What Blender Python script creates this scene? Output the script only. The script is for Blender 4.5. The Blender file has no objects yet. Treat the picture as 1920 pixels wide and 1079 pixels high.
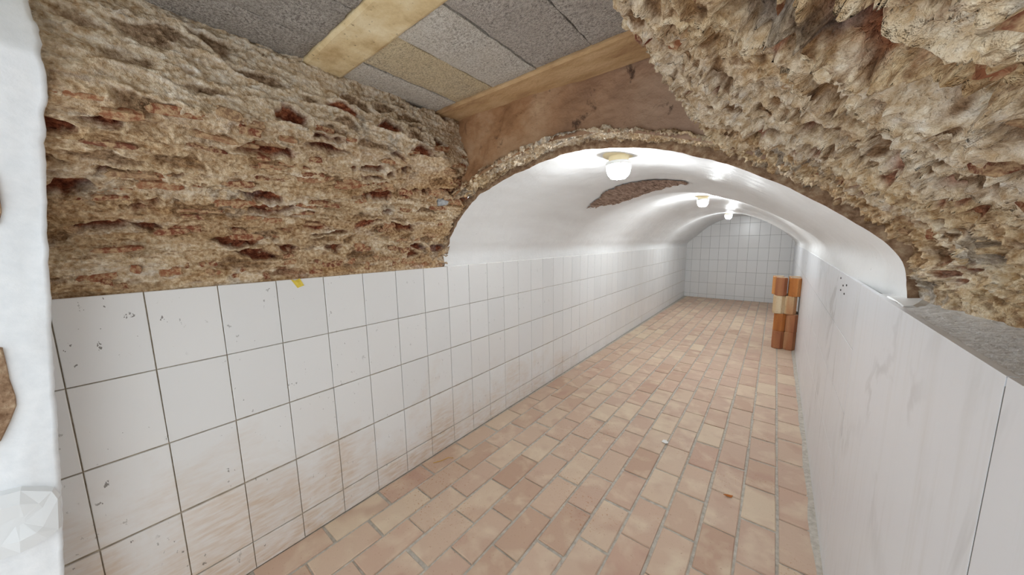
import bpy, bmesh, math, random
import numpy as np
from mathutils import Matrix, Vector

# ------------------------------------------------------------ camera, world, exposure
scene = bpy.context.scene
C = scene.collection
H = 1.5                                   # camera height above the brick floor
YAW, PITCH, ROLL, FPX = 39.05, 7.79, -0.873, 607.4
_y, _p, _r = (math.radians(a) for a in (YAW, PITCH, ROLL))
FW = np.array([-math.sin(_y)*math.cos(_p), math.cos(_y)*math.cos(_p), -math.sin(_p)])
R0 = np.array([math.cos(_y), math.sin(_y), 0.0]); U0 = np.cross(R0, FW)
RT = math.cos(_r)*R0 + math.sin(_r)*U0
UP = -math.sin(_r)*R0 + math.cos(_r)*U0
cd = bpy.data.cameras.new('camera'); cam = bpy.data.objects.new('camera', cd); C.objects.link(cam)
cd.sensor_fit = 'HORIZONTAL'; cd.sensor_width = 36.0; cd.lens = 36.0*FPX/1920.0
cd.clip_start = 0.02; cd.clip_end = 60
m = Matrix.Identity(4)
for i in range(3):
    m[i][0], m[i][1], m[i][2] = RT[i], UP[i], -FW[i]
m[0][3], m[1][3], m[2][3] = 0, 0, H
cam.matrix_world = m
scene.camera = cam

world = bpy.data.worlds.new('world'); scene.world = world; world.use_nodes = True
bgn = world.node_tree.nodes['Background']
bgn.inputs[0].default_value = (0.90, 0.96, 1.0, 1); bgn.inputs[1].default_value = 1.42   # daylight through the open entrance

vs = scene.view_settings
vs.view_transform = 'Standard'; vs.look = 'None'; vs.gamma = 1.0; vs.use_curve_mapping = False
vs.exposure = 0.44
LAMP_GLOW = (330.0, 720.0, 700.0)

random.seed(7); rng = np.random.default_rng(11)

# ------------------------------------------------------------ helpers
def tag(o, label=None, cat=None, group=None, kind=None):
    if label: o['label'] = label
    if cat: o['category'] = cat
    if group: o['group'] = group
    if kind: o['kind'] = kind
    return o

def mesh_obj(name, verts, faces, mat, parent=None, smooth=False, attrs=None):
    me = bpy.data.meshes.new(name)
    me.from_pydata([tuple(v) for v in verts], [], [tuple(f) for f in faces]); me.update()
    if attrs:
        for k, a in attrs.items():
            at = me.attributes.new(k, 'FLOAT', 'POINT'); at.data.foreach_set('value', np.asarray(a, np.float32))
    if smooth: me.polygons.foreach_set('use_smooth', [True]*len(me.polygons))
    if mat: me.materials.append(mat)
    o = bpy.data.objects.new(name, me); C.objects.link(o)
    if parent: o.parent = parent
    return o

def inst(name, me, parent, mw):
    o = bpy.data.objects.new(name, me); C.objects.link(o); o.parent = parent
    o.matrix_parent_inverse = Matrix.Identity(4); o.matrix_local = mw
    return o

def grid_mesh(name, P, mat, parent=None, attrs=None, flip=False, smooth=True, keep=None):
    n, k = P.shape[:2]
    idx = np.arange(n*k).reshape(n, k)
    a, b, c, d = idx[:-1, :-1], idx[1:, :-1], idx[1:, 1:], idx[:-1, 1:]
    F = np.stack([a, b, c, d] if not flip else [a, d, c, b], -1).reshape(-1, 4)
    if keep is not None: F = F[keep.reshape(-1)]
    me = bpy.data.meshes.new(name)
    V = P.reshape(-1, 3)
    me.vertices.add(len(V)); me.vertices.foreach_set('co', V.astype(np.float32).ravel())
    me.loops.add(F.size); me.loops.foreach_set('vertex_index', F.ravel().astype(np.int32))
    me.polygons.add(len(F)); me.polygons.foreach_set('loop_start', np.arange(0, F.size, 4, dtype=np.int32))
    me.update(calc_edges=True); me.validate()
    if smooth: me.polygons.foreach_set('use_smooth', np.ones(len(me.polygons), bool))
    if attrs:
        for q, v in attrs.items():
            at = me.attributes.new(q, 'FLOAT', 'POINT'); at.data.foreach_set('value', v.astype(np.float32).ravel())
    me.materials.append(mat)
    o = bpy.data.objects.new(name, me); C.objects.link(o)
    if parent: o.parent = parent
    return o

def box_data(x0, x1, y0, y1, z0, z1):
    v = [(x0,y0,z0),(x1,y0,z0),(x1,y1,z0),(x0,y1,z0),(x0,y0,z1),(x1,y0,z1),(x1,y1,z1),(x0,y1,z1)]
    f = [(0,3,2,1),(4,5,6,7),(0,1,5,4),(1,2,6,5),(2,3,7,6),(3,0,4,7)]
    return v, f

def slab_mesh(name, a, b, t, bev, mat, jit=0.0, seed=0):
    """a tile lying in local XY, face at z=t with bevelled edges, centred"""
    r = random.Random(seed)
    v = []
    for (ins, z) in ((0, 0), (0, t-bev), (bev, t)):
        for sx, sy in ((-1,-1),(1,-1),(1,1),(-1,1)):
            v.append((sx*(a/2-ins)+r.uniform(-jit, jit), sy*(b/2-ins)+r.uniform(-jit, jit), z))
    f = [(3,2,1,0), (8,9,10,11)]
    for k in (0, 4):
        for i in range(4):
            j = (i+1) % 4; f.append((k+i, k+j, k+4+j, k+4+i))
    me = bpy.data.meshes.new(name); me.from_pydata(v, [], f); me.update(); me.materials.append(mat)
    return me

def lathe(name, prof, seg, mat, parent=None, loc=(0,0,0), smooth=True, sides=None):
    v = []; f = []
    n = len(prof)
    for i in range(seg):
        a = 2*math.pi*i/seg
        for (r, z) in prof: v.append((r*math.cos(a)+loc[0], r*math.sin(a)+loc[1], z+loc[2]))
    for i in range(seg):
        j = (i+1) % seg
        for k in range(n-1):
            f.append((i*n+k, j*n+k, j*n+k+1, i*n+k+1))
    return mesh_obj(name, v, f, mat, parent, smooth)

def tube(name, pts, r, mat, parent=None, seg=6):
    v = []; f = []
    pts = [Vector(p) for p in pts]
    for i, p in enumerate(pts):
        t = (pts[min(i+1, len(pts)-1)] - pts[max(i-1, 0)]).normalized()
        u = t.orthogonal().normalized(); w = t.cross(u)
        for k in range(seg):
            a = 2*math.pi*k/seg
            v.append(tuple(p + u*r*math.cos(a) + w*r*math.sin(a)))
    for i in range(len(pts)-1):
        for k in range(seg):
            j = (k+1) % seg
            f.append((i*seg+k, i*seg+j, (i+1)*seg+j, (i+1)*seg+k))
    return mesh_obj(name, v, f, mat, parent, True)

# noise -------------------------------------------------------------------
def _hash(ix, iy, iz, s):
    h = (ix.astype(np.uint32)*np.uint32(374761393) + iy.astype(np.uint32)*np.uint32(668265263)
         + iz.astype(np.uint32)*np.uint32(2147483647) + np.uint32((s*3266489917) & 0xffffffff))
    h ^= h >> np.uint32(13); h *= np.uint32(1274126177); h ^= h >> np.uint32(16)
    h *= np.uint32(2246822519); h ^= h >> np.uint32(15)
    return h.astype(np.float64)/4294967295.0

def vnoise(P, s=0):
    i = np.floor(P); f = P-i; f = f*f*f*(f*(f*6-15)+10)
    i = i.astype(np.int64)
    r = 0
    for dx in (0, 1):
        wx = f[..., 0] if dx else 1-f[..., 0]
        for dy in (0, 1):
            wy = f[..., 1] if dy else 1-f[..., 1]
            for dz in (0, 1):
                wz = f[..., 2] if dz else 1-f[..., 2]
                r = r + wx*wy*wz*_hash(i[..., 0]+dx, i[..., 1]+dy, i[..., 2]+dz, s)
    return r*2-1

def fbm(P, octs=4, s=0, gain=.5):
    a, t, n = 1.0, 0, 0
    for o in range(octs):
        t = t + a*vnoise(P*(2.03**o), s+o*17); n += a; a *= gain
    return t/n

def worley(P, s=0):
    i = np.floor(P).astype(np.int64); best = np.full(P.shape[:-1], 9.0); sec = best.copy(); cid = np.zeros(P.shape[:-1])
    for dx in (-1, 0, 1):
        for dy in (-1, 0, 1):
            for dz in (-1, 0, 1):
                a, b, c = i[..., 0]+dx, i[..., 1]+dy, i[..., 2]+dz
                d = np.sqrt((a+_hash(a, b, c, s)-P[..., 0])**2+(b+_hash(a, b, c, s+1)-P[..., 1])**2+(c+_hash(a, b, c, s+2)-P[..., 2])**2)
                cl = d < best
                sec = np.where(cl, best, np.minimum(sec, d))
                cid = np.where(cl, _hash(a, b, c, s+3), cid); best = np.where(cl, d, best)
    return best, sec, cid

def sstep(a, b, x):
    t = np.clip((x-a)/(b-a), 0, 1); return t*t*(3-2*t)

# node materials ------------------------------------------------------------
class NT:
    def __init__(s, name):
        s.m = bpy.data.materials.new(name); s.m.use_nodes = True
        s.t = s.m.node_tree; s.b = s.t.nodes['Principled BSDF']; s.out = s.t.nodes['Material Output']
    def n(s, typ, **kw):
        nd = s.t.nodes.new(typ)
        for k, v in kw.items():
            if k in nd.inputs: nd.inputs[k].default_value = v
            else: setattr(nd, k, v)
        return nd
    def l(s, a, b): s.t.links.new(a, b)
    def pos(s, scale=(1,1,1)):
        g = s.n('ShaderNodeNewGeometry'); mp = s.n('ShaderNodeVectorMath', operation='MULTIPLY')
        s.l(g.outputs['Position'], mp.inputs[0]); mp.inputs[1].default_value = scale
        return mp.outputs[0]
    def noise(s, vec, scale, detail=4, rough=.55, dist=0.0):
        nd = s.n('ShaderNodeTexNoise'); nd.inputs['Scale'].default_value = scale; nd.inputs['Detail'].default_value = detail
        nd.inputs['Roughness'].default_value = rough; nd.inputs['Distortion'].default_value = dist
        s.l(vec, nd.inputs['Vector']); return nd.outputs['Fac']
    def ramp(s, fac, stops, interp='LINEAR'):
        nd = s.n('ShaderNodeValToRGB'); cr = nd.color_ramp; cr.interpolation = interp
        while len(cr.elements) < len(stops): cr.elements.new(0.5)
        for e, (p, c) in zip(cr.elements, stops):
            e.position = p; e.color = (*c, 1) if len(c) == 3 else c
        s.l(fac, nd.inputs[0]); return nd.outputs[0]
    def mix(s, fac, a, b, blend='MIX'):
        nd = s.n('ShaderNodeMix', data_type='RGBA', blend_type=blend)
        for i, v in ((0, fac), (6, a), (7, b)):
            if isinstance(v, (int, float)): nd.inputs[i].default_value = v
            elif isinstance(v, tuple): nd.inputs[i].default_value = (*v, 1)
            else: s.l(v, nd.inputs[i])
        return nd.outputs[2]
    def math(s, op, a, b=0.0, clamp=False):
        nd = s.n('ShaderNodeMath', operation=op, use_clamp=clamp)
        for i, v in ((0, a), (1, b)):
            if isinstance(v, (int, float)): nd.inputs[i].default_value = v
            else: s.l(v, nd.inputs[i])
        return nd.outputs[0]
    def attr(s, name):
        nd = s.n('ShaderNodeAttribute', attribute_name=name); return nd.outputs['Fac']
    def bump(s, h, strength, dist):
        nd = s.n('ShaderNodeBump'); nd.inputs['Strength'].default_value = strength; nd.inputs['Distance'].default_value = dist
        s.l(h, nd.inputs['Height']); s.l(nd.outputs[0], s.b.inputs['Normal']); return nd
    def fin(s, col=None, rough=.6, spec=.5):
        if col is not None:
            if isinstance(col, tuple): s.b.inputs['Base Color'].default_value = (*col, 1)
            else: s.l(col, s.b.inputs['Base Color'])
        if isinstance(rough, (int, float)): s.b.inputs['Roughness'].default_value = rough
        else: s.l(rough, s.b.inputs['Roughness'])
        s.b.inputs['Specular IOR Level'].default_value = spec
        return s.m

def lin(r, g, b):
    return tuple((c/255/12.92 if c/255 <= .04045 else ((c/255+.055)/1.055)**2.4) for c in (r, g, b))

M = {}
def mat_rubble(name, strata, mort_stops, ochre):
    t = NT(name)
    p = t.pos(strata)
    n1 = t.noise(p, 9, 6, .68); n2 = t.noise(t.pos(), 70, 4, .65); n3 = t.noise(p, 3.2, 3, .5); n5 = t.noise(p, 30, 4, .65)
    mort = t.ramp(n1, mort_stops)
    och = t.ramp(n3, [(.38, (0,0,0)), (.60, (1,1,1))])
    col = t.mix(t.math('MULTIPLY', och, ochre), mort, lin(168,126,78))
    col = t.mix(t.math('MULTIPLY', t.ramp(n5, [(.54, (0,0,0)), (.66, (1,1,1))]), .7), col, lin(132,96,62))
    col = t.mix(t.attr('pale'), col, t.ramp(n5, [(.32, lin(190,166,134)), (.5, lin(226,210,186)), (.68, lin(242,234,220))]))
    oc = t.ramp(n5, [(.3, lin(84,58,38)), (.55, lin(128,94,62)), (.7, lin(172,138,98))])
    col = t.mix(t.attr('stone'), col, oc)
    bc = t.ramp(n5, [(.3, lin(82,42,30)), (.5, lin(128,72,50)), (.68, lin(168,108,76))])
    col = t.mix(t.attr('brick'), col, bc)
    gc = t.ramp(n1, [(.35, lin(96,92,88)), (.65, lin(168,164,158))])
    col = t.mix(t.attr('grey'), col, gc)
    spk = t.ramp(n2, [(.34, (0,0,0)), (.52, (.5,.5,.5)), (.66, (1,1,1))])
    col = t.mix(.75, col, spk, 'SOFT_LIGHT')
    h = t.math('ADD', t.math('MULTIPLY', n2, .65), t.math('MULTIPLY', t.noise(t.pos(), 190, 3, .6), .35))
    t.bump(h, 1.0, .012)
    return t.fin(col, .95, .12)
M['rubble_left'] = mat_rubble('rubble_left', (1.6, .5, 1.8), [(.26, lin(150,118,84)), (.40, lin(190,162,126)), (.54, lin(214,192,160)), (.70, lin(234,222,202))], .42)
M['rubble_right'] = mat_rubble('rubble_right', (1.2, 1, 1.2), [(.26, lin(160,128,92)), (.40, lin(204,178,140)), (.54, lin(224,204,172)), (.70, lin(238,226,206))], .40)

t = NT('fallen_brick'); o = t.n('ShaderNodeObjectInfo')
c0 = t.ramp(o.outputs['Random'], [(0, lin(104,58,42)), (.35, lin(134,80,58)), (.65, lin(150,100,72)), (.85, lin(150,122,94)), (1, lin(116,64,48))])
n = t.noise(t.pos(), 60, 4, .65)
c0 = t.mix(t.ramp(n, [(.42, (0,0,0)), (.60, (1,1,1))]), c0, lin(190,160,124)); t.bump(n, .9, .008)
M['brick_old'] = t.fin(c0, .95, .15)

t = NT('grey_pebble'); n = t.noise(t.pos(), 50, 4, .6); t.bump(n, .6, .005)
M['grey_stone'] = t.fin(t.ramp(n, [(.3, lin(130,132,134)), (.7, lin(196,200,202))]), .8, .3)

def mat_floor_brick(name, island):
    t = NT(name)
    if island:
        rnd = t.n('ShaderNodeNewGeometry').outputs['Random Per Island']
    else:
        rnd = t.n('ShaderNodeObjectInfo').outputs['Random']
    base = t.ramp(rnd, [(0, lin(188,156,134)), (.2, lin(204,178,156)), (.4, lin(197,168,148)), (.6, lin(210,187,163)), (.8, lin(196,163,143)), (1, lin(216,196,170))])
    off = t.n('ShaderNodeCombineXYZ'); s3 = t.math('MULTIPLY', rnd, 37.0)
    for i in range(3): t.l(s3, off.inputs[i])
    add = t.n('ShaderNodeVectorMath', operation='ADD'); t.l(t.pos(), add.inputs[0]); t.l(off.outputs[0], add.inputs[1])
    p = add.outputs[0]
    n1 = t.noise(p, 7, 3, .5, .3)
    col = t.mix(t.ramp(n1, [(.50, (0,0,0)), (.72, (.7,.7,.7))]), base, lin(222,204,178))
    n2 = t.noise(p, 5, 2, .5)
    col = t.mix(t.ramp(n2, [(.30, (.55,.55,.55)), (.44, (0,0,0))]), col, lin(182,146,128))
    n3 = t.noise(p, 90, 4, .6)
    col = t.mix(t.ramp(n3, [(.26, (.6,.6,.6)), (.36, (0,0,0))]), col, lin(150,110,84))
    # brown rusty specks in dirty zones
    z = t.noise(t.pos(), 1.6, 2, .5); sp = t.noise(t.pos(), 75, 2, .7)
    fac = t.math('MULTIPLY', t.ramp(z, [(.52, (0,0,0)), (.62, (1,1,1))]), t.ramp(sp, [(.62, (0,0,0)), (.68, (.7,.7,.7))]))
    col = t.mix(fac, col, lin(168,110,58))
    h = t.math('ADD', t.math('MULTIPLY', n3, .4), n1)
    t.bump(h, .35, .004)
    return t.fin(col, .62, .35)
M['floor_brick'] = mat_floor_brick('floor_brick', False)
M['floor_brick_far'] = mat_floor_brick('floor_brick_far', True)

t = NT('grey_mortar'); n = t.noise(t.pos(), 40, 5, .6); t.bump(n, .5, .006)
M['mortar'] = t.fin(t.ramp(n, [(.3, lin(168,160,148)), (.7, lin(206,200,190))]), .9, .2)

t = NT('tile_grout'); n = t.noise(t.pos(), 30, 4, .6)
M['grout'] = t.fin(t.ramp(n, [(.3, lin(140,126,106)), (.7, lin(186,174,154))]), .9, .2)
t = NT('pale_grout'); M['pale_grout'] = t.fin(lin(112,110,106), .8, .2)

def mat_tile(name, dirt):
    t = NT(name)
    o = t.n('ShaderNodeObjectInfo')
    base = t.ramp(o.outputs['Random'], [(0, lin(226,226,225)), (.5, lin(232,232,231)), (1, lin(229,228,226))])
    p = t.pos()
    if dirt:
        sx = t.n('ShaderNodeSeparateXYZ'); t.l(p, sx.inputs[0])
        # grime film, more of it towards the entrance and the foot of the wall
        zz = t.math('MULTIPLY', t.math('SUBTRACT', .72, sx.outputs[2]), .62)
        yy = t.math('MULTIPLY', sx.outputs[1], -.085)
        nz = t.noise(p, 2.6, 5, .62, .4)
        g = t.math('ADD', t.math('ADD', zz, yy), nz)
        gm = t.ramp(g, [(.52, (0,0,0)), (.92, (.68,.68,.68))])
        streak = t.ramp(t.noise(t.pos((1, 3, 16)), 4, 4, .6), [(.35, (.35,.35,.35)), (.65, (1,1,1))])
        col = t.mix(t.math('MULTIPLY', gm, streak), base, lin(196,160,118))
        near = t.ramp(t.math('ADD', t.math('MULTIPLY', sx.outputs[1], .42), t.math('MULTIPLY', t.noise(p, 5, 2), .4)), [(.15, (.55,.55,.55)), (.65, (0,0,0))])
        ch = t.ramp(t.noise(t.pos((1, 1.3, .8)), 34, 3, .6), [(.665, (0,0,0)), (.68, (1,1,1))])
        ch2 = t.ramp(t.noise(p, 6, 2), [(.46, (0,0,0)), (.60, (1,1,1))])
        col = t.mix(t.math('MULTIPLY', t.math('MULTIPLY', ch, ch2), t.math('ADD', near, .25)), col, lin(84,76,66))
    else:
        col = base
    nb = t.noise(p, 3, 2, .5); t.bump(nb, .12, .02)
    return t.fin(col, .26, .45)
M['tile'] = mat_tile('white_wall_tile', True)
M['tile_clean'] = mat_tile('white_end_tile', False)

t = NT('marble_panel')
o = t.n('ShaderNodeObjectInfo')
vv = t.pos((1, 1, .45))
nz = t.noise(vv, 2.2, 5, .6, .9)
vein = t.ramp(nz, [(.470, (0,0,0)), (.492, (1,1,1)), (.508, (1,1,1)), (.530, (0,0,0))])
pres = t.ramp(t.noise(t.pos(), 1.7, 2), [(.50, (0,0,0)), (.66, (1,1,1))])
col = t.mix(t.math('MULTIPLY', t.math('MULTIPLY', vein, pres), .42), lin(228,230,234), lin(150,150,148))
st = t.ramp(t.noise(t.pos((1, 14, .7)), 2.2, 4, .6), [(.5, (0,0,0)), (.75, (1,1,1))])
col = t.mix(t.math('MULTIPLY', st, .22), col, lin(196,192,184))
M['marble'] = t.fin(col, .30, .4)

t = NT('white_limewash'); p = t.pos()
n = t.noise(p, 14, 5, .6); n2 = t.noise(t.pos((1, .25, 1)), 6, 4, .55)
col = t.ramp(n2, [(.3, lin(226,226,225)), (.7, lin(236,237,237))])
sp = t.ramp(t.noise(p, 55, 3, .6), [(.70, (0,0,0)), (.73, (.5,.5,.5))])
sx = t.n('ShaderNodeSeparateXYZ'); t.l(p, sx.inputs[0])
edge = t.ramp(t.math('ADD', t.math('MULTIPLY', sx.outputs[1], -.5), 1.6), [(.2, (0,0,0)), (.75, (1,1,1))])   # chipped near the broken edge
col = t.mix(t.math('MULTIPLY', sp, edge), col, lin(150,148,146))
h = t.math('ADD', n, t.math('MULTIPLY', n2, .8)); t.bump(h, .30, .012)
M['white'] = t.fin(col, .45, .35)

t = NT('white_pier_paint'); n = t.noise(t.pos(), 30, 5, .6); t.bump(n, .35, .004)
M['pier'] = t.fin(t.ramp(n, [(.3, lin(228,232,235)), (.7, lin(238,241,243))]), .55, .35)

t = NT('plaster_edge'); n = t.noise(t.pos(), 40, 5, .6); t.bump(n, .9, .01)
M['edge'] = t.fin(t.ramp(n, [(.3, lin(120,92,70)), (.5, lin(160,132,106)), (.7, lin(196,174,146))]), .95, .15)

t = NT('brown_lath'); n = t.noise(t.pos((2.2, .35, 2.2)), 34, 4, .65, .2); t.bump(n, 1.0, .02)
M['lath'] = t.fin(t.ramp(n, [(.32, lin(100,78,66)), (.5, lin(164,138,122)), (.68, lin(200,176,158))]), .95, .15)

t = NT('brown_lunette'); p = t.pos()
n = t.noise(p, 5, 5, .6); n2 = t.noise(t.pos((1.2, 1, .8)), 9, 5, .68, .6)
col = t.ramp(n, [(.3, lin(126,90,62)), (.48, lin(166,126,92)), (.62, lin(182,148,116)), (.75, lin(202,172,138))])
sx = t.n('ShaderNodeSeparateXYZ'); t.l(p, sx.inputs[0])
gx = t.ramp(t.math('ADD', t.math('MULTIPLY', sx.outputs[0], .6), .95), [(.35, (0,0,0)), (.8, (.7,.7,.7))])
col = t.mix(gx, col, lin(176,152,136))
col = t.mix(t.ramp(n2, [(.61, (0,0,0)), (.70, (.8,.8,.8))]), col, lin(58,44,40))
t.bump(t.noise(p, 28, 5, .6), .7, .012)
M['lunette'] = t.fin(col, .95, .15)

def mat_block(name, a, b, warm):
    t = NT(name); p = t.pos()
    n = t.noise(p, 120, 3, .75); n2 = t.noise(p, 6, 3, .5); n4 = t.noise(p, 260, 2, .6)
    col = t.mix(t.ramp(n2, [(.35, (0,0,0)), (.7, (.6,.6,.6))]), t.ramp(n, [(.26, tuple(x*.5 for x in a)), (.42, a), (.60, b)]), warm)
    col = t.mix(t.ramp(n, [(.27, (1,1,1)), (.37, (0,0,0))]), col, tuple(x*.4 for x in a))
    t.bump(t.math('ADD', n, t.math('MULTIPLY', n4, .5)), 1.0, .012)
    return t.fin(col, .95, .1)
M['block_dark'] = mat_block('block_dark_grey', lin(150,142,134), lin(202,195,186), lin(164,156,146))
M['block_light'] = mat_block('block_light_grey', lin(206,198,186), lin(246,242,234), lin(226,216,200))
M['block_warm'] = mat_block('block_yellowish', lin(204,186,156), lin(242,228,198), lin(230,208,164))
M['block_mid'] = mat_block('block_mid_grey', lin(176,167,158), lin(226,219,210), lin(196,186,176))

t = NT('concrete_joist'); p = t.pos(); n = t.noise(p, 9, 5, .65); n2 = t.noise(p, 60, 3, .6)
col = t.ramp(n, [(.28, lin(186,156,112)), (.48, lin(220,198,154)), (.7, lin(238,224,190))])
col = t.mix(t.ramp(n2, [(.27, (.8,.8,.8)), (.36, (0,0,0))]), col, lin(120,100,76)); t.bump(n2, .4, .005)
M['joist'] = t.fin(col, .9, .2)
t = NT('tan_edge_beam'); p = t.pos((.35, 1, 1)); n = t.noise(p, 12, 5, .65); n2 = t.noise(t.pos(), 60, 3, .6)
col = t.ramp(n, [(.28, lin(162,126,92)), (.48, lin(200,166,124)), (.7, lin(224,194,152))]); t.bump(n2, .5, .006)
M['edge_beam'] = t.fin(col, .9, .2)
t = NT('dark_gap'); M['gap'] = t.fin(lin(52,46,40), 1.0, .1)

t = NT('rough_cement'); n = t.noise(t.pos(), 55, 5, .65); n2 = t.noise(t.pos((1, .5, 1)), 12, 4)
t.bump(n, .9, .010)
M['cement'] = t.fin(t.ramp(n, [(.3, lin(206,206,206)), (.65, lin(240,241,242))]), .9, .2)

def mat_clay(name, stops):
    t = NT(name); o = t.n('ShaderNodeObjectInfo')
    tc = t.n('ShaderNodeTexCoord'); mp = t.n('ShaderNodeVectorMath', operation='MULTIPLY_ADD')
    t.l(tc.outputs['Object'], mp.inputs[0]); mp.inputs[1].default_value = (1, 1, .12)
    cx = t.n('ShaderNodeCombineXYZ'); r9 = t.math('MULTIPLY', o.outputs['Random'], 9.0)
    for i in range(3): t.l(r9, cx.inputs[i])
    t.l(cx.outputs[0], mp.inputs[2])
    n = t.noise(mp.outputs[0], 9, 2, .4)
    col = t.ramp(n, stops)
    n2 = t.noise(t.pos(), 70, 3, .6); t.bump(n2, .3, .004)
    col = t.mix(t.ramp(n2, [(.3, (.4,.4,.4)), (.42, (0,0,0))]), col, lin(120,70,36))
    return t.fin(col, .7, .3)
M['clay_orange'] = mat_clay('orange_clay', [(.32, lin(156,94,48)), (.5, lin(190,122,64)), (.66, lin(206,148,92))])
M['clay_pale'] = mat_clay('pale_clay', [(.32, lin(182,132,92)), (.48, lin(200,172,134)), (.66, lin(214,196,164))])
M['clay_brown'] = mat_clay('brown_clay', [(.32, lin(146,90,62)), (.5, lin(168,112,76)), (.66, lin(186,140,102))])
t = NT('clay_rim'); M['clay_rim'] = t.fin(lin(226,206,180), .8, .2)

t = NT('cream_plastic'); M['cream'] = t.fin(lin(236,220,178), .45, .4)
t = NT('white_plastic'); M['white_plastic'] = t.fin(lin(240,240,238), .35, .4)
for i, g in enumerate(LAMP_GLOW):
    t = NT('bulb_glow'); t.b.inputs['Emission Color'].default_value = (.93, .975, 1, 1); t.b.inputs['Emission Strength'].default_value = g
    M['bulb%d' % i] = t.fin((1, 1, 1), .4)
t = NT('lamp_glass'); tr = t.n('ShaderNodeBsdfTransparent'); tl = t.n('ShaderNodeBsdfTranslucent'); gl = t.n('ShaderNodeBsdfGlossy')
tl.inputs[0].default_value = (1, 1, 1, 1); gl.inputs['Roughness'].default_value = .1
m1 = t.n('ShaderNodeMixShader'); m1.inputs[0].default_value = .15; t.l(tr.outputs[0], m1.inputs[1]); t.l(tl.outputs[0], m1.inputs[2])
m2 = t.n('ShaderNodeMixShader'); m2.inputs[0].default_value = .06; t.l(m1.outputs[0], m2.inputs[1]); t.l(gl.outputs[0], m2.inputs[2])
t.l(m2.outputs[0], t.out.inputs[0]); M['glass'] = t.m
t = NT('clear_plastic'); t.b.inputs['Transmission Weight'].default_value = .12; t.b.inputs['IOR'].default_value = 1.2
M['plastic'] = t.fin(lin(236,239,240), .16, .5)
t = NT('yellow_paper'); n = t.noise(t.pos(), 60, 3); M['yellow'] = t.fin(t.ramp(n, [(.3, lin(206,180,64)), (.7, lin(232,210,96))]), .7, .2)
t = NT('white_paper'); M['paper'] = t.fin(lin(240,238,234), .7, .2)
t = NT('dry_leaf'); M['leaf'] = t.fin(lin(176,104,48), .8, .2)
t = NT('straw'); M['straw'] = t.fin(lin(204,160,84), .8, .2)
t = NT('dark_hole'); M['hole'] = t.fin(lin(70,66,64), .9, .1)

# ------------------------------------------------------------ the setting: walls and floor lines
def xl(y): return -1.790-.0065*(y-.4)
def xr(y): return .268+.0072*(y-1.2)
Y0, Y1 = -.60, 9.75

# floor -------------------------------------------------------------------
v, f = box_data(-2.0, .50, Y0, Y1+.1, -.12, -.006)
floor = tag(mesh_obj('floor', v, f, M['mortar']), 'terracotta brick floor laid in staggered rows along the cellar', kind='structure')
BW, BL = .159, .310
bvar = [slab_mesh('brick', BW-.0125, BL-.0125, .03, .004, M['floor_brick'], .002, 20+i) for i in range(5)]
spots = []
for k in range(13):
    xc = .272-BW*(k+.5)
    off = (.155 if k % 2 else 0)+random.uniform(-.03, .03)
    y = Y0-.2+off
    while y < Y1+.2:
        spots.append((xc, y, 1.0)); y += BL+random.uniform(-.006, .006)
def in_view(x, y, z):
    d = np.array([x, y, z-H]); w = d@FW
    if w < .05: return None
    u, q = FPX*(d@RT)/w, FPX*(d@UP)/w
    return w if abs(u) < 1010 and abs(q) < 590 else None
near, rest = [], []
for s in spots:
    w = in_view(s[0], s[1], 0)
    (near if w else rest).append((w or 99, s))
near.sort(key=lambda a: a[0]); rest += near[300:]; near = near[:300]
for w, (x, y, q) in near:
    mw = Matrix.Translation((x+random.uniform(-.0015, .0015), y, -.0295+random.uniform(-.0015, .0015))) @ Matrix.Rotation(random.uniform(-.008, .008), 4, 'Z') \
        @ Matrix.Rotation(random.uniform(-.006, .006), 4, 'X') @ Matrix.Rotation(random.uniform(-.008, .008), 4, 'Y')
    inst('brick', bvar[random.randrange(5)], floor, mw)
V, F = [], []
for w, (x, y, q) in rest:
    me = bvar[random.randrange(5)]; b = len(V); dz = random.uniform(-.0015, .0015)
    V += [(p.co.x+x, p.co.y+y, p.co.z-.0295+dz) for p in me.vertices]; F += [tuple(i+b for i in p.vertices) for p in me.polygons]
bf = mesh_obj('brick_field', V, F, M['floor_brick_far'], floor); bf['kind'] = 'stuff'

# left wall with 20 x 30 cm tiles ----------------------------------------------
TOPL = 1.345
ang = math.atan(.0065)
v, f = [], []
for y in (-.6, Y1+.05):
    for x, z in ((xl(y)-.25, -.1), (xl(y)-.0065, -.1), (xl(y)-.0065, TOPL-.004), (xl(y)-.25, TOPL-.004)): v.append((x, y, z))
f = [(0,1,2,3), (7,6,5,4), (1,5,6,2), (2,6,7,3), (3,7,4,0), (0,4,5,1)]
wl = tag(mesh_obj('wall_left', v, f, M['grout']), 'white tiled left wall of the cellar below the stonework', kind='structure')
def onto_wall_left(y, z):     # local XY of a tile -> wall, local Z out of the wall (+X)
    return Matrix.Translation((xl(y)-.0085, y, z)) @ Matrix.Rotation(ang, 4, 'Z') @ Matrix(((0,0,1,0),(1,0,0,0),(0,1,0,0),(0,0,0,1)))
zj = [1.345, 1.0455, .7455, .4415, .137, .0]
PT = .2045
tl_full = [slab_mesh('tile', PT-.0034, .2960, .0085, .0016, M['tile'], .0006, i) for i in range(3)]
tl_foot = [slab_mesh('tile', PT-.0034, .1330, .0085, .0016, M['tile'], .0006, i) for i in range(2)]
k = -2
while True:
    ya = .0625+PT*k
    if ya > Y1-.05: break
    for r in range(5):
        zc = (zj[r]+zj[r+1])/2
        me = tl_foot[k % 2] if r == 4 else tl_full[(k+r) % 3]
        o = inst('tile', me, wl, onto_wall_left(ya+PT/2, zc)
             @ Matrix.Rotation(random.uniform(-.004, .004), 4, 'X') @ Matrix.Rotation(random.uniform(-.005, .005), 4, 'Y'))
    k += 1

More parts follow.
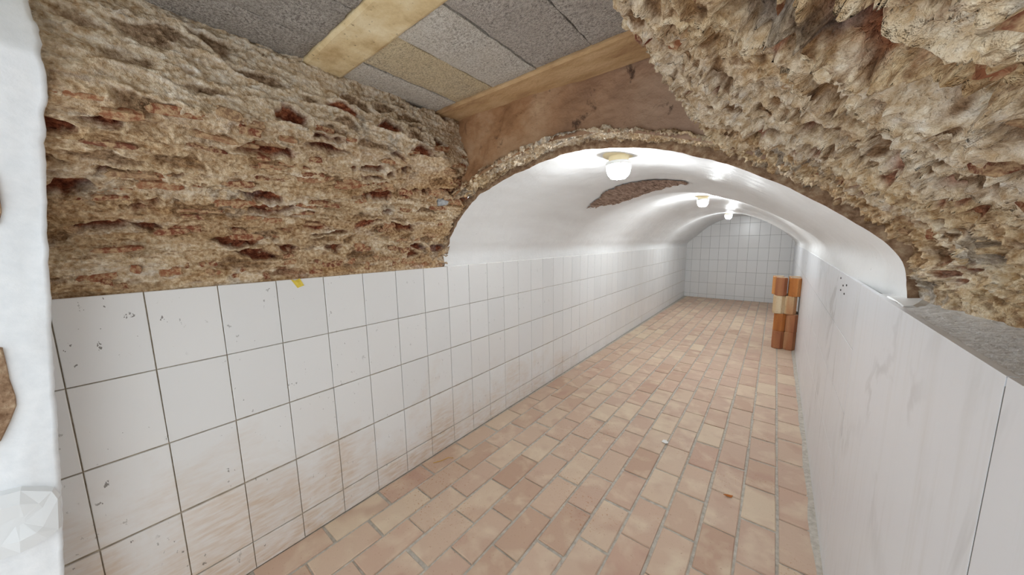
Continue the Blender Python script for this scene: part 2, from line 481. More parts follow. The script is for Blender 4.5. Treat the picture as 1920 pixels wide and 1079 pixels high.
# right wall: big marble panels, then rows of marble planks -------------------------
def topr(y): return 1.307+max(0, min(.065, .012*(y-.8)))
v = []
for y in (-.6, 1.93, 4.7, Y1+.05):
    for x, z in ((xr(y)+.35, -.1), (xr(y)+.0007, -.1), (xr(y)+.0007, topr(y)-.025), (xr(y)+.35, topr(y)-.025)): v.append((x, y, z))
f = [(3,2,1,0)]
for q in range(3):
    for i in range(4): j = (i+1) % 4; f.append((q*4+i, q*4+j, q*4+4+j, q*4+4+i))
f.append((12,13,14,15))
wr = tag(mesh_obj('wall_right', v, f, M['pale_grout']), 'right wall clad in white grey-veined marble panels', kind='structure')
def panel(y0, y1, z0, z1a, z1b, g=.0016, tw=0):
    pts = [(y0+g, z0+g), (y1-g, z0+g), (y1-g, z1b-g), (y0+g, z1a-g)]
    V = []
    for ins, dx in ((0, .012), (0, .0004+tw), (.0003, tw)):
        cy, cz = (y0+y1)/2, (z0+z1a)/2
        for y, z in pts:
            V.append((xr(y)+dx, y-ins*math.copysign(1, y-cy), z-ins*math.copysign(1, z-cz)))
    F = [(0,1,2,3), (11,10,9,8)]
    for b in (0, 4):
        for i in range(4): j = (i+1) % 4; F.append((b+i, b+4+i, b+4+j, b+j))
    mesh_obj('marble_panel', V, F, M['marble'], wr)
panel(-.6, 0.770, -.01, topr(0), topr(0), .0022); panel(0.770, 1.850, -.01, topr(.8), topr(1.9), .0022)
ys = [1.850]
while ys[-1] < Y1-.1: ys.append(min(Y1, ys[-1]+.625))
for i in range(len(ys)-1):
    zz = [-.01, .21, .49, .77, 1.05]
    for q in range(5):
        ta = topr(ys[i]) if q == 4 else zz[q+1]; tb = topr(ys[i+1]) if q == 4 else zz[q+1]
        panel(ys[i], ys[i+1], zz[q], ta, tb, .0012, 0)
# drilled vent holes in a panel
V, F = [], []
for dy, dz in ((0, .0), (.10, .028), (-.10, .012), (.06, -.03), (-.06, -.034)):
    b = len(V); yy, z0 = 2.28+dy, 1.266+dz
    for q in range(8):
        a = math.pi*q/4; V.append((xr(yy)-.0016, yy+.011*math.cos(a), z0+.005*math.sin(a)))
    for q in range(8):
        a = math.pi*q/4; V.append((xr(yy)+.004, yy+.011*math.cos(a), z0+.005*math.sin(a)))
    F.append(tuple(b+q for q in range(8)))
    for q in range(8): F.append((b+q, b+8+q, b+8+(q+1) % 8, b+(q+1) % 8))
mesh_obj('drill_holes', V, F, M['hole'], wr)
# rough cement ledge on top of the panels, in front of the stone
ny, nx = 120, 16
yy = np.linspace(-.6, 1.62, ny)[:, None]*np.ones((1, nx)); uu = np.linspace(0, 1, nx)[None, :]*np.ones((ny, 1))
P = np.stack([.268+.0072*(yy-1.2)+uu*.19, yy, 1.303+.010*uu+np.clip(.012*(yy-.8), 0, .06)], -1)
P[..., 2] += .006*fbm(P*30, 4, 3)*sstep(0, .15, uu)
grid_mesh('ledge', P, M['cement'], wr)
# cement fillet along the foot of the right wall
V, F = [], []
n = 60
for i in range(n):
    y = Y0+(Y1-Y0)*i/(n-1); w = .022+.012*math.sin(i*1.7)*random.random()
    V += [(xr(y)-w-.012, y, -.004), (xr(y)-w*.6-.008, y, .004), (xr(y)+.002, y, .010)]
for i in range(n-1):
    for q in range(2): F.append((i*3+q, i*3+3+q, i*3+4+q, i*3+1+q))
tag(mesh_obj('baseboard_right', V, F, M['mortar'], None, True), 'thin grey cement fillet along the foot of the marble wall', kind='structure')

# profiles (x, z) of the vault ---------------------------------------------------
def resample(pts, n):
    p = np.array(pts, float)
    for _ in range(3):                                     # Chaikin rounding
        q = np.empty((2*len(p), 2)); q[0::2][1:] = p[1:]*.75+np.roll(p, 1, 0)[1:]*.25; q[1::2][:-1] = p[:-1]*.75+p[1:]*.25
        q[0] = p[0]; q[-1] = p[-1]; p = q
    d = np.r_[0, np.cumsum(np.hypot(*np.diff(p, axis=0).T))]
    s = np.linspace(0, d[-1], n)
    return np.stack([np.interp(s, d, p[:, 0]), np.interp(s, d, p[:, 1])], -1), s
ARCH = [(-1.797,1.345),(-1.797,1.42),(-1.779,1.468),(-1.703,1.605),(-1.541,1.748),(-1.31,1.852),(-1.041,1.914),(-.847,1.940),(-.652,1.933),
        (-.483,1.899),(-.335,1.850),(-.186,1.795),(-.024,1.704),(.119,1.602),(.240,1.502),(.294,1.41),(.316,1.335),(.317,1.30)]
END = [(-1.850,1.345),(-1.84,1.42),(-1.76,1.52),(-1.586,1.665),(-1.44,1.80),(-1.246,1.935),(-.98,2.04),(-.703,2.076),(-.43,2.03),(-.185,1.918),(-.02,1.80),(.12,1.668),(.26,1.53),(.325,1.43),(.332,1.365)]
NP = 140
pa, _ = resample(ARCH, NP); pe, _ = resample(END, NP)
ny = 330
ygrid = np.linspace(1.48, Y1+.04, ny)
tt = (ygrid-1.48)/(Y1-1.48)
P = np.zeros((ny, NP, 3))
w = tt[:, None]
P[..., 0] = pa[None, :, 0]*(1-w)+pe[None, :, 0]*w
P[..., 2] = pa[None, :, 1]*(1-w)+pe[None, :, 1]*w
P[..., 1] = ygrid[:, None]
lift = np.clip((P[..., 2]-1.36)/.5, 0, 1)
rib = .045*np.exp(-((ygrid-3.15)/.30)**2)+.055*np.exp(-((ygrid-6.75)/.40)**2)-.02*np.exp(-((ygrid-4.7)/.9)**2)
P[..., 2] -= lift*rib[:, None]
cx = -.755
P[..., 0] += (cx-P[..., 0])*lift*(rib*.55)[:, None]
# foot of the vault follows the walls
foot = 1-sstep(1.36, 1.52, P[..., 2])
side = np.where(P[..., 0] < cx, -1.790-.0065*(P[..., 1]-.4)-.004, .268+.0072*(P[..., 1]-1.2)+.004+.042*(1-sstep(1.45, 2.3, P[..., 1])))
foot = np.where((P[..., 0] > cx) & (P[..., 1] < 1.7), foot*.6, foot)
P[..., 0] = P[..., 0]*(1-foot)+side*foot
e = np.exp(-((ygrid-1.48)/.02)**2)[:, None]
edge_n = fbm(np.stack([P[..., 0]*14, P[..., 2]*14, P[..., 1]*0], -1), 4, 5)
P[..., 1] += e*edge_n*.022
bump = fbm(P*np.array([5, 2.2, 5]), 3, 9)*.006+fbm(P*16, 2, 19)*.0018
nrm = np.stack([P[..., 0]-cx, 0*P[..., 0], P[..., 2]-1.35], -1); nrm /= np.linalg.norm(nrm, axis=-1, keepdims=True)
P += nrm*bump[..., None]
vault = tag(grid_mesh('ceiling', P, M['white'], flip=True), 'white limewashed barrel vault over the far cellar', kind='structure')
VP = P
# broken plaster rim between the white vault and the stone
n = 5
R = np.zeros((NP, n, 3))
for j in range(n):
    R[:, j] = P[0]+nrm[0]*(j/(n-1)*(.062+.05*sstep(-.1, .25, P[0, :, 0])))[:, None]
    R[:, j, 1] = P[0, :, 1]+.002*j+.006*fbm(R[:, j]*30, 3, 77)*(j > 0)
grid_mesh('plaster_edge', R, M['edge'], vault)
V = []
for (yy_, zz_, w_) in ((1.36, 1.306, .02), (1.40, 1.306, .05), (1.47, 1.306, .09), (1.54, 1.306, .09)):
    V += [(xr(yy_)+.012, yy_, zz_), (xr(yy_)+.018, yy_, zz_+.005+.06*w_), (xr(yy_)+w_*.6+.02, yy_, zz_+.007+.10*w_), (xr(yy_)+w_+.03, yy_, zz_)]
mesh_obj('plaster_lump', V, [(4*a+b, 4*a+b+1, 4*a+b+5, 4*a+b+4) for a in range(3) for b in range(3)]+[(0, 3, 2, 1)], M['white'], vault)
# fallen plaster patch showing brown lath, on the left of the crown
poly = [(-1.37,2.78),(-1.22,2.70),(-1.12,2.58),(-.96,2.53),(-.82,2.55),(-.70,2.59),(-.60,2.64),(-.54,2.67),(-.50,2.74),(-.55,2.80),(-.66,2.88),(-.80,2.96),(-.95,3.02),(-1.10,3.05),(-1.22,3.03),(-1.27,2.92),(-1.33,2.90)]
def inside(px, py, pg):
    r = np.zeros(px.shape, bool); j = len(pg)-1
    for i in range(len(pg)):
        xi, yi = pg[i]; xj, yj = pg[j]
        c = ((yi > py) != (yj > py)) & (px < (xj-xi)*(py-yi)/(yj-yi+1e-9)+xi); r ^= c; j = i
    return r
gx, gy = np.meshgrid(np.linspace(-1.42, -.44, 150), np.linspace(2.3, 3.12, 120), indexing='ij')
def vault_z(x, y):
    q = np.clip((y-1.48)/(Y1+.04-1.48)*(ny-1), 0, ny-1.001); i0 = q.astype(int); fr = q-i0
    out = np.zeros(x.shape)
    for i in np.unique(i0):
        mk = i0 == i
        for a, ww in ((i, 1-fr[mk]), (i+1, fr[mk])):
            row = VP[a, 12:-12]; out[mk] += ww*np.interp(x[mk], row[:, 0], row[:, 2])
    return out
gz = vault_z(gx, gy)
G = np.stack([gx, gy, gz], -1)
wob = .05*fbm(G*np.array([22, 60, 22]), 4, 31, .65)
ins = inside(gx+wob, gy+.05*fbm(G*np.array([30, 12, 30]), 4, 33, .65), poly)
G[..., 2] -= .004+.006*(fbm(G*np.array([60, 14, 10]), 3, 41)+.6)
keep = ins[:-1, :-1] & ins[1:, 1:] & ins[1:, :-1] & ins[:-1, 1:]
bp = grid_mesh('bare_patch', G, M['lath'], vault, keep=keep)
bp['label'] = 'brown bare patch where the white plaster has fallen'

# end wall ----------------------------------------------------------------------
v, f = box_data(-2.0, .50, Y1, Y1+.2, -.1, 2.35)
wb = tag(mesh_obj('wall_back', v, f, M['pale_grout']), 'white tiled end wall under the vault', kind='structure')
tb = slab_mesh('tile', .197, .2965, .008, .0014, M['tile_clean'])
prof_end = VP[-1]
zt = .03
rows = [(.0, .10)]+[(.10+.3*i, .10+.3*(i+1)) for i in range(7)]
tb0 = slab_mesh('tile', .197, .0965, .008, .0014, M['tile_clean'])
for r, (za, zb) in enumerate(rows):
    for c in range(12):
        xc = -1.88+.2*c+.06
        if np.interp(xc, prof_end[10:-10, 0], prof_end[10:-10, 2])+.22 < za: continue
        inst('tile', tb0 if r == 0 else tb, wb, Matrix.Translation((xc, Y1+.004, (za+zb)/2)) @ Matrix(((1,0,0,0),(0,0,-1,0),(0,1,0,0),(0,0,0,1)))
             @ Matrix.Rotation(random.uniform(-.005, .005), 4, 'X') @ Matrix.Rotation(random.uniform(-.006, .006), 4, 'Y'))

# raw stone ---------------------------------------------------------------------
def offset_profile(pr, d):
    tg = np.gradient(pr, axis=0); tg /= np.linalg.norm(tg, axis=1, keepdims=True)
    nn = np.stack([-tg[:, 1], tg[:, 0]], -1)
    c = np.array([-.75, 1.30]); s = np.sign(np.sum((c-pr)*nn, 1)); s[s == 0] = 1
    return pr-nn*s[:, None]*d

def relief(P, kind, sfoot):
    """displacement towards the room (m) and material masks at base points P; sfoot: 0 at the smooth foot .. 1"""
    warp = np.stack([fbm(P*9, 3, 101), fbm(P*9, 3, 102), fbm(P*9, 3, 103)], -1)*.030
    fine = np.stack([fbm(P*45, 2, 111), fbm(P*45, 2, 112), fbm(P*45, 2, 113)], -1)*.007
    Q = P+warp+fine
    big = fbm(P*4.2, 3, 51)
    grain = .0085*fbm(P*48, 3, 81, .7)+.0040*fbm(P*130, 2, 91)
    if kind == 'ring':
        f1, f2, cid = worley(Q*np.array([9, 34, 16]), 271)
        rim = 1-sstep(.0, .34, f2-f1); core = sstep(.12, .36, f2-f1)
        d = .010*big+.018*(rim-.4)*(.4+1.2*cid)+.010*fbm(Q*np.array([10, 45, 14]), 3, 281)
        brick = core*(cid > .92)*.7; stone = core*(cid < .5)*.7
    elif kind == 'left':
        lay = fbm(Q*np.array([17, 4.0, 24]), 4, 61)               # courses running along the cellar
        f1, f2, cid = worley(Q*np.array([13, 6.0, 19]), 71)
        rim = 1-sstep(.0, .30, f2-f1)
        d = .014*big+.013*lay+.013*(rim-.4)*(.4+1.2*cid)
        core = sstep(.12, .34, f2-f1)
        deep = core*(cid > .80)
        d = d-.020*deep
        brick = core*(cid > .76)
        stone = core*((cid > .42) & (cid < .70))*.75
    else:
        f1, f2, cid = worley(Q*np.array([12.5, 9.5, 12.5]), 171)
        g1, g2, cid2 = worley(Q*np.array([34, 24, 34]), 181)
        rim = 1-sstep(.0, .38, f2-f1); rim2 = 1-sstep(0, .42, g2-g1)
        d = .014*big+.031*(rim-.35)*(.45+cid)+.015*(rim2-.4)*(.4+cid2)
        core = sstep(.10, .34, f2-f1); core2 = sstep(.10, .36, g2-g1)
        brick = np.maximum(core*(cid > .86), core2*(cid2 > .90))*.85
        stone = np.maximum(core*((cid > .25) & (cid < .80))*.82, core2*(cid2 < .5)*.9)
    d = d-d.mean()+grain*(.6 if kind == 'right' else 1.0)
    grey = sstep(.34, .5, fbm(P*6, 2, 201))*sstep(0, .3, vnoise(P*40, 7)+.3)*.6
    if kind == 'left': grey = grey*.6
    pale = sstep(-.1, .45, fbm(P*5, 3, 211)) if kind != 'left' else np.maximum(sstep(1.80, 2.02, P[..., 2]+.10*fbm(P*5, 3, 211)), .8*sstep(.12, .5, fbm(P*np.array([9, 4, 12]), 4, 215, .65)))
    return d*(.25+.75*sfoot), brick*(.3+.7*sfoot), stone*(.3+.7*sfoot), grey, pale*.75

def stone_sheet(name, prof, n, y0, y1, ny, kind, mat, label, foot_len=.12, ragged=None, both_feet=False, ytaper=None):
    pr, s = resample(prof, n)
    tg = np.gradient(pr, axis=0); tg /= np.linalg.norm(tg, axis=1, keepdims=True)
    nn = np.stack([-tg[:, 1], tg[:, 0]], -1)
    mid = n//3
    if np.dot(np.array([-.75, 1.3])-pr[mid], nn[mid]) < 0: nn = -nn
    ys = np.linspace(y0, y1, ny)
    P = np.zeros((ny, n, 3)); P[..., 0] = pr[None, :, 0]; P[..., 2] = pr[None, :, 1]; P[..., 1] = ys[:, None]
    N = np.zeros_like(P); N[..., 0] = nn[None, :, 0]; N[..., 2] = nn[None, :, 1]
    sf = sstep(.0, foot_len, s)
    if both_feet: sf = sf*sstep(0, foot_len, s[::-1]*1.0)
    d, b, st, g, pl = relief(P, kind, np.broadcast_to(sf[None, :], P.shape[:2]))
    P2 = P+N*d[..., None]
    if kind == 'right': P2[..., 0] += 0.052*(1-sstep(1.15, 1.45, P[..., 1]))*(1-sstep(1.32, 1.62, P[..., 2]))
    if ragged:                                                    # uneven near / far ends
        P2[..., 1] += ragged*fbm(P*18, 4, 301)*(sstep(y1-.06, y1, P[..., 1])+sstep(y0+.06, y0, P[..., 1]))
    o = grid_mesh(name, P2, mat, attrs={'brick': b, 'stone': st, 'grey': g, 'pale': pl})
    tag(o, label, kind='structure')
    return o, P2, N, s

arch_full, _ = resample(ARCH, 200)
raw = offset_profile(arch_full, .040)
def raw_between(xa, xb):
    return [tuple(p) for p in raw[::8] if xa <= p[0] <= xb and p[1] > 1.5]
left_prof = [(-1.803,1.338),(-1.803,1.44)]+raw_between(-1.80, -1.50)+[(-1.445,1.885),(-1.42,1.925),(-1.42,2.0),(-1.44,2.09),(-1.465,2.17),(-1.48,2.26)]
wlu, LP, LN, LS = stone_sheet('wall_upper_left', left_prof, 340, -.24, 1.50, 480, 'left', M['rubble_left'], 'crumbling rubble haunch of the vault above the white tiles', .10)
right_prof = [(.345,1.300),(.345,1.39),(.318,1.465),(.265,1.545)]+[p for p in reversed(raw_between(-.20, .20))]+[(-.205,1.872),(-.218,1.900),(-.208,1.97),(-.185,2.06),(-.175,2.26)]
wru, RP, RN, RS = stone_sheet('wall_upper_right', right_prof, 380, -.50, 1.50, 540, 'right', M['rubble_right'], 'chipped rubble vault side above the marble wall', .10)
band_prof = raw_between(-1.56, -.10)
trim, BP, BN, BS = stone_sheet('trim_1', band_prof, 520, 1.320, 1.505, 56, 'ring', M['rubble_right'], 'thin ring of chipped rubble along the white vault edge', .10, ragged=.02)
# jagged lip hanging where the vault ring was cut: lunette wall above the ring
nx, nz = 150, 70
lx = np.linspace(-1.62, .05, nx)[:, None]*np.ones((1, nz))
zb = np.interp(lx[:, 0], raw[:, 0], raw[:, 1])-.012
lz = zb[:, None]+(2.27-zb)[:, None]*np.linspace(0, 1, nz)[None, :]
P = np.stack([lx, 1.345+.055*sstep(-1.2, -.4, lx)*np.clip((lz-1.95)/.25, 0, 1), lz], -1)
P[..., 1] += .018*fbm(P*6, 4, 401)+.006*fbm(P*26, 3, 402)
tag(grid_mesh('wall_lunette', P, M['lunette'], flip=True), 'brown earth-stained wall between the stone arch and the beam', kind='structure')

# loose brick ends and stones bedded in the rubble
def chunk(name, a, b, c, seed, mat, amp=.16):
    bm = bmesh.new(); bmesh.ops.create_cube(bm, size=1.0)
    bmesh.ops.subdivide_edges(bm, edges=bm.edges[:], cuts=1, use_grid_fill=True)
    r = random.Random(seed)
    for q in bm.verts:
        co = q.co.copy(); l = co.length
        co = co*(.5/l)*.45+co*.62
        q.co = Vector((co.x*a, co.y*b, co.z*c))*(1+r.uniform(-amp, amp))
    me = bpy.data.meshes.new(name); bm.to_mesh(me); bm.free(); me.materials.append(mat); return me
chl = [chunk('brick', .11, .032, .045, i, M['brick_old'], .2) for i in range(5)]     # X along the cellar, Y along the face, Z out
chr_ = [chunk('brick', .055, .045, .045, 40+i, M['brick_old'], .24) for i in range(5)]
def bed(P, N, parent, i, j, me, sc, sink, tw, name='brick'):
    p = Vector(P[i, j]); n = Vector(N[i, j]).normalized()
    xax = Vector((0, 1, 0)); yax = n.cross(xax).normalized()
    rot = Matrix((xax, yax, n)).transposed().to_4x4()
    return inst(name, me, parent, Matrix.Translation(p-n*sink) @ rot @ Matrix.Rotation(tw, 4, 'Z') @ Matrix.Rotation(random.uniform(-.25, .25), 4, 'X') @ Matrix.Diagonal((*sc, 1)))
for q in range(120):
    j = int(340*random.choice([random.uniform(.03, .55), random.uniform(.03, .55), random.uniform(.5, .75)])); i = random.randrange(55, 450)
    bed(LP, LN, wlu, i, j, random.choice(chl), (random.uniform(.35, 1.1), random.uniform(.5, 1.0), .8), random.uniform(.008, .016), random.uniform(-.12, .12))
for q in range(36):                                          # small brick ends in the pink mortar strip above the tiles
    j = random.randrange(8, 32); i = random.randrange(55, 450)
    bed(LP, LN, wlu, i, j, random.choice(chr_), (random.uniform(.25, .55), random.uniform(.4, .7), .6), .008, random.uniform(-.6, .6))
for q in range(80):
    j = int(380*random.uniform(.08, .72)); i = random.randrange(140, 510)
    bed(RP, RN, wru, i, j, random.choice(chr_), (random.uniform(.3, .8), random.uniform(.3, .7), .8), random.uniform(.014, .024), random.uniform(-.6, .6))
st = chunk('stone', .075, .05, .04, 77, M['grey_stone'], .1)
jg = int(np.argmin(np.abs(LP[430, :, 2]-1.745)))
bed(LP, LN, wlu, int((1.30+.24)/1.74*479), jg, st, (1, 1, 1), .006, .3, 'stone')

# flat ceiling of concrete joists and pumice blocks -------------------------------------
v, f = box_data(-1.95, .45, -.62, 1.46, 2.222, 2.40)
cf = tag(mesh_obj('ceiling_joists', v, f, M['gap']), 'flat ceiling of concrete joists and rough grey blocks', kind='structure')
def beam(y0, y1, mat, z=2.2, seed=0):
    n = 40; V, F = [], []
    for i in range(n):
        x = -1.9+2.3*i/(n-1)
        j = [.004*float(vnoise(np.array([x*9, q*5.3+seed, 1.1]))) for q in range(4)]
        V += [(x, y0+j[0], 2.3), (x, y0+j[1], z+.006), (x, y0+.012+j[1], z), (x, y1-.012+j[2], z), (x, y1+j[2], z+.006), (x, y1+j[3], 2.3)]
    for i in range(n-1):
        for q in range(5): F.append((i*6+q, i*6+q+1, i*6+7+q, i*6+6+q))
    return mesh_obj('joist', V, F, mat, cf)
beam(-.105, .045, M['joist'], seed=1); beam(.552, .705, M['joist'], seed=2)
eb = beam(1.195, 1.40, M['edge_beam'], 2.198, seed=3); eb.name = 'edge_beam'
def block(x0, x1, y0, y1, mat, z):
    bm = bmesh.new(); r = random.Random(int(x0*1000+y0*77))
    g = .0035
    V, F = [], []
    nx, ny = 8, 14
    for i in range(nx+1):
        for j in range(ny+1):
            x = x0+g+(x1-x0-2*g)*i/nx; y = y0+g+(y1-y0-2*g)*j/ny
            e = (i in (0, nx)) or (j in (0, ny))
            V.append((x+(r.uniform(-.003, .003) if e else 0), y+(r.uniform(-.003, .003) if e else 0), z+(.006 if e else 0)+r.uniform(-.001, .001)))
    for i in range(nx):
        for j in range(ny):
            a = i*(ny+1)+j; F.append((a, a+1, a+ny+2, a+ny+1))
    ring = [i*(ny+1) for i in range(nx+1)]+[nx*(ny+1)+j for j in range(1, ny+1)]+[i*(ny+1)+ny for i in range(nx-1, -1, -1)]+[j for j in range(ny-1, 0, -1)]
    b = len(V); V += [(V[q][0], V[q][1], 2.25) for q in ring]
    for q in range(len(ring)): w = (q+1) % len(ring); F.append((ring[q], ring[w], b+w, b+q))
    mesh_obj('ceiling_block', V, F, mat, cf)
kinds2 = {-1: 'block_light', 0: 'block_warm', 1: 'block_light', 2: 'block_mid', 3: 'block_mid', 4: 'block_mid'}
for c in range(-2, 7):
    x0 = -1.312+.2455*c
    block(x0, x0+.2455, .705, 1.195, M[kinds2.get(c, 'block_mid')], 2.203+random.uniform(-.002, .003))
    block(x0+.015, x0+.2605, .045, .552, M['block_dark'], 2.204+random.uniform(-.002, .003))
    block(x0+.03, x0+.2755, -.60, -.105, M['block_dark'], 2.205)

# white painted entrance pier -----------------------------------------------------------
def xpier(z):
    return float(np.interp(z, [0, 1.45, 1.62, 1.75, 1.9, 1.95, 2.05, 2.3], [-1.63, -1.62, -1.60, -1.53, -1.40, -1.36, -1.375, -1.42]))
tab = [(-.235,.0),(-.215,.25),(-.195,.51),(-.183,.64),(-.170,.763),(-.161,.87),(-.152,.979),(-.139,1.142),(-.128,1.26),(-.117,1.377),(-.100,1.55),(-.082,1.724),(-.065,1.878),(-.052,1.931),(-.048,1.988),(-.049,2.097),(-.052,2.174),(-.052,2.35)]
edge_pts = []
for i in range(len(tab)-1):
    for q in range(8):
        a = q/8; edge_pts.append((tab[i][0]*(1-a)+tab[i+1][0]*a, tab[i][1]*(1-a)+tab[i+1][1]*a))
edge_pts.append(tab[-1])
cols = 14
P = np.zeros((len(edge_pts), cols+3, 3))
for i, (ye, ze) in enumerate(edge_pts):
    r, zr = ye/-1.62, (ze-H)/1.62; x = -1.62
    for _ in range(12): x = .5*x+.5*xpier(H+zr*-x)
    ya = r*x; z = H+zr*-x
    rough = .003*float(fbm(np.array([z*14, 3.3, .5]), 5, 3, .65))+(.004*float(vnoise(np.array([z*60, 9.3, 0]))) if z > 1.75 else .0015*float(vnoise(np.array([z*80, 9.3, 0]))))
    ya += rough
    P[i, 0] = (x-.30, ya-.07, z); P[i, 1] = (x-.012, ya-.004, z)
    for c in range(cols+1):
        P[i, 2+c] = (x+.003*float(vnoise(np.array([z*8, c*.9, 2.2]))), ya-.004-(c/cols)**1.5*.42-.002, z)
    P[i, 2, 1] = ya-.005
pier = tag(grid_mesh('wall_entrance', P, M['pier'], flip=True), 'white painted entrance pier with a ragged plaster edge', kind='structure')
def flat_patch(name, poly, mat, lift, seed):
    cx_, cz_ = sum(p[0] for p in poly)/len(poly), sum(p[1] for p in poly)/len(poly)
    V = []; n = len(poly)
    for k, (s, d) in enumerate(((1.0, -.006), (.96, lift), (.6, lift*1.5), (.25, lift*1.2))):
        for q, (y, z) in enumerate(poly):
            yy, zz = cy_(cx_, y, s), cy_(cz_, z, s)
            V.append((xpier(zz)+.004+d+.003*float(vnoise(np.array([yy*60, zz*60, seed]))), yy, zz))
    F = [(k*n+q, k*n+(q+1) % n, (k+1)*n+(q+1) % n, (k+1)*n+q) for k in range(3) for q in range(n)]
    F.append(tuple(3*n+q for q in range(n)))
    return mesh_obj(name, V, F, mat, pier, False)
def cy_(c, a, s): return c+(a-c)*s
flat_patch('bare_patch', [(-.117,2.05),(-.124,1.95),(-.127,1.91),(-.122,1.895),(-.15,1.88),(-.24,1.90),(-.26,2.0),(-.2,2.08)], M['edge'], .004, 1)
flat_patch('bare_patch', [(-.212,1.24),(-.211,1.19),(-.212,1.15),(-.209,1.10),(-.211,1.07),(-.226,1.03),(-.247,.98),(-.30,.93),(-.38,1.0),(-.36,1.2),(-.28,1.27)], M['edge'], .004, 2)
flat_patch('bare_patch', [(-.158,1.70),(-.166,1.60),(-.175,1.57),(-.22,1.58),(-.23,1.68)], M['edge'], .003, 3)

# ------------------------------------------------------------ things
# lump of clear plastic on the pier
poly = [(-.30,.845),(-.233,.836),(-.182,.800),(-.175,.768),(-.185,.668),(-.207,.652),(-.257,.640),(-.31,.650),(-.33,.75)]
V = []; n = len(poly); ccy, ccz = -.245, .745
for s_, d in ((1, -.004), (.93, .020), (.55, .026), (.12, .024)):
    for q, (y, z) in enumerate(poly):
        yy, zz = cy_(ccy, y, s_), cy_(ccz, z, s_)
        V.append((xpier(zz)+d+(.004*math.sin(q*1.3+1) if s_ == .55 else 0), yy, zz))
F = [(k*n+q, k*n+(q+1) % n, (k+1)*n+(q+1) % n, (k+1)*n+q) for k in range(3) for q in range(n)]+[tuple(n-1-q for q in range(n)), tuple(3*n+q for q in range(n))]
tag(mesh_obj('plastic_lump', V, F, M['plastic']), 'crumpled clear glossy plastic stuck on the white entrance pier', 'plastic')

# bulkhead lamps
def lamp(x, y, label, k_):
    z = float(vault_z(np.array([x]), np.array([y]))[0])+.004
    e = bpy.data.objects.new('bulkhead_lamp', None); C.objects.link(e); e.location = (x, y, z)
    tag(e, label, 'lamp', 'bulkhead lamps along the vault')
    lathe('base_plate', [(0, .012), (.078, .012), (.078, -.004), (.070, -.012), (0, -.012)], 28, M['cream'], e)
    lathe('collar', [(.050, -.008), (.048, -.040), (.046, -.044), (0, -.044)], 28, M['cream'], e)
    lathe('rim', [(.046, -.036), (.061, -.038), (.063, -.044), (.061, -.051), (.050, -.052)], 28, M['white_plastic'], e)
    g = [(.054, -.050)]+[(.054*math.cos(a)**.6 if a < 1.55 else 0.0, -.066-.052*math.sin(a)) for a in [i*math.pi/2/10 for i in range(11)]]
    lathe('glass_globe', g, 28, M['glass'], e)
    lathe('bulb', [(0, -.046), (.018, -.050), (.032, -.066), (.036, -.082), (.026, -.100), (0, -.106)], 18, M['bulb%d' % k_], e)
    guard = lathe('guard', [(.057, -.049), (.060, -.052), (.057, -.055), (.055, -.052), (.057, -.049)], 24, M['white_plastic'], e)
    for k in range(4):
        a = math.pi*k/2+.55
        pts = [(.059*math.cos(t_)**.6*math.cos(a) if t_ < 1.55 else .0, .059*math.cos(t_)**.6*math.sin(a) if t_ < 1.55 else 0, -.066-.057*math.sin(t_)) for t_ in [i*math.pi/2/7 for i in range(8)]]
        tube('guard_rib', [(.058*math.cos(a), .058*math.sin(a), -.05)]+pts, .0022, M['white_plastic'], guard)
    return e
lamp(-.645, 1.66, 'lit jar-shaped bulkhead lamp with cream base just inside the broken vault edge', 0)
lamp(-.675, 4.25, 'lit bulkhead lamp on the vault between the other two lamps', 1)
lamp(-.700, 7.05, 'lit bulkhead lamp on the vault close to the tiled end wall', 2)

# stack of hollow clay bottle tubes against the right wall
def tube_mesh(name, w, h, mat):
    """hollow clay tube with eight sides, alternate sides narrow, standing on end, outer width w, height h"""
    bm = bmesh.new(); c = w*.27
    o = [(w/2, -w/2+c), (w/2, w/2-c), (w/2-c, w/2), (-w/2+c, w/2), (-w/2, w/2-c), (-w/2, -w/2+c), (-w/2+c, -w/2), (w/2-c, -w/2)]
    V, F = [], []
    k = 8
    rings = [(.91, .0), (1.0, .012), (1.0, h-.012), (.91, h)]
    for s, z in rings: V += [(x*s, y*s, z) for x, y in o]
    for r in range(3):
        for i in range(k): j = (i+1) % k; F.append((r*k+i, r*k+j, r*k+k+j, r*k+k+i))
    me = bpy.data.meshes.new(name); me.from_pydata(V, [], F); me.update(); me.materials.append(mat)
    # rim, bore and foot
    V2, F2 = [], []
    ri = w*.385
    for x, y in o: V2.append((x*.91, y*.91, h))
    for i in range(k): a = math.atan2(o[i][1], o[i][0]); V2.append((ri*math.cos(a), ri*math.sin(a), h))
    for i in range(k): a = math.atan2(o[i][1], o[i][0]); V2.append((ri*math.cos(a), ri*math.sin(a), .004))
    for x, y in o: V2.append((x*.91, y*.91, 0.0))
    for i in range(k):
        j = (i+1) % k
        F2 += [(i, j, k+j, k+i), (k+i, k+j, 2*k+j, 2*k+i), (2*k+i, 2*k+j, 3*k+j, 3*k+i)]
    me2 = bpy.data.meshes.new(name+'_rim'); me2.from_pydata(V2, [], F2); me2.update(); me2.materials.append(M['clay_rim'])
    return me, me2
TH = .2465
CM = {k: tube_mesh('body', .123, TH, M['clay_'+k]) for k in ('orange', 'pale', 'brown')}
layers = [  # x of the two columns, y start, colours by column
    ((.112, .236), 5.70, ('brown', 'brown')),
    ((.114, .240), 5.70, ('orange', 'brown')),
    ((.088, .212), 5.69, ('pale', 'pale')),
    ((.098, .238), 5.68, ('brown', 'orange')),
]
lname = ['bottom', 'second', 'third', 'top']; side = ['open-side', 'wall-side']; rowname = ['front', 'middle', 'rear']
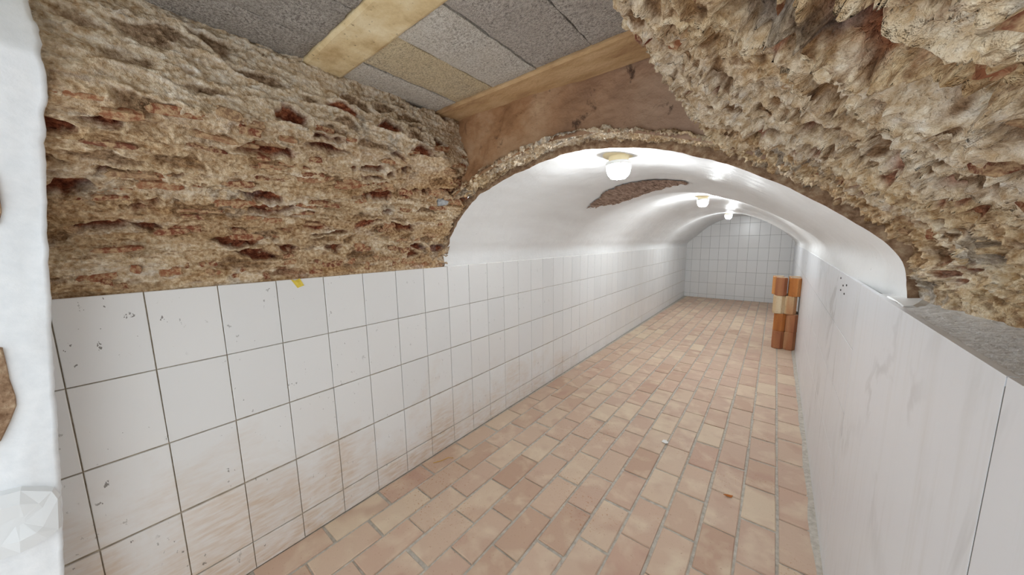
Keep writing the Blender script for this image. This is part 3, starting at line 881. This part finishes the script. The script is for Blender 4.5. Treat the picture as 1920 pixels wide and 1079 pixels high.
for L, (xs, y0, cols_) in enumerate(layers):
    for a in range(2):
        for b in range(3):
            cl = cols_[a]
            dx = 0
            if L == 3 and a == 0 and b > 0: cl = 'orange'; dx = -.035
            x = xs[a]+dx+.0009*5.7*0; y = y0+.127*b
            e = bpy.data.objects.new('clay_tube', None); C.objects.link(e)
            e.location = (x, y, L*TH+.001); e.rotation_euler = (0, 0, random.uniform(-.05, .05))
            word = {'orange': 'orange', 'pale': 'pale streaked', 'brown': 'brown'}[cl]
            tag(e, f'{word} hollow clay tube, {side[a]} column, {rowname[b]} row, {lname[L]} layer of the stack', 'clay tube', 'clay tubes stacked by the marble wall')
            for nm, me in zip(('body', 'rim'), CM[cl]): inst(nm, me, e, Matrix.Identity(4))

# small litter
def scrap(name, pts, mat, label, cat, th=.0015, curl=.004, normal='z'):
    n = len(pts); V = []
    for s in (0, 1):
        for q, p in enumerate(pts):
            w = curl*(math.sin(q*2.1)+1)*.5+s*th
            V.append((p[0], p[1], p[2]+w) if normal == 'z' else (p[0]+w, p[1], p[2]))
    F = [tuple(range(n-1, -1, -1)), tuple(n+q for q in range(n))]+[(q, (q+1) % n, n+(q+1) % n, n+q) for q in range(n)]
    return tag(mesh_obj(name, V, F, mat), label, cat)
xw = xl(.55)
scrap('yellow_tape', [(xw-.001, .530, 1.345), (xw-.001, .548, 1.338), (xw-.001, .569, 1.346), (xw-.001, .584, 1.310), (xw-.001, .570, 1.306), (xw-.001, .556, 1.300)], M['yellow'],
      'torn yellow tape scrap stuck at the top of the white tiles', 'tape', .002, .004, 'x')
scrap('paper_scrap', [(-.56, 2.445, .002), (-.53, 2.435, .002), (-.515, 2.46, .002), (-.535, 2.485, .002), (-.555, 2.475, .002)], M['paper'], 'small white paper scrap on the brick floor', 'paper', .002, .005)
scrap('dry_leaf', [(-.135, 2.125, .002), (-.115, 2.115, .002), (-.095, 2.125, .002), (-.088, 2.145, .002), (-.11, 2.135, .002)], M['leaf'], 'tiny curled rust-brown leaf on the brick floor', 'leaf', .002, .006)
o = tube('straw', [(-1.73, 1.24, .004), (-1.70, 1.29, .007), (-1.69, 1.34, .006), (-1.66, 1.36, .004)], .0025, M['straw']); tag(o, 'bent dry straw on the floor beside the tiled wall', 'straw')
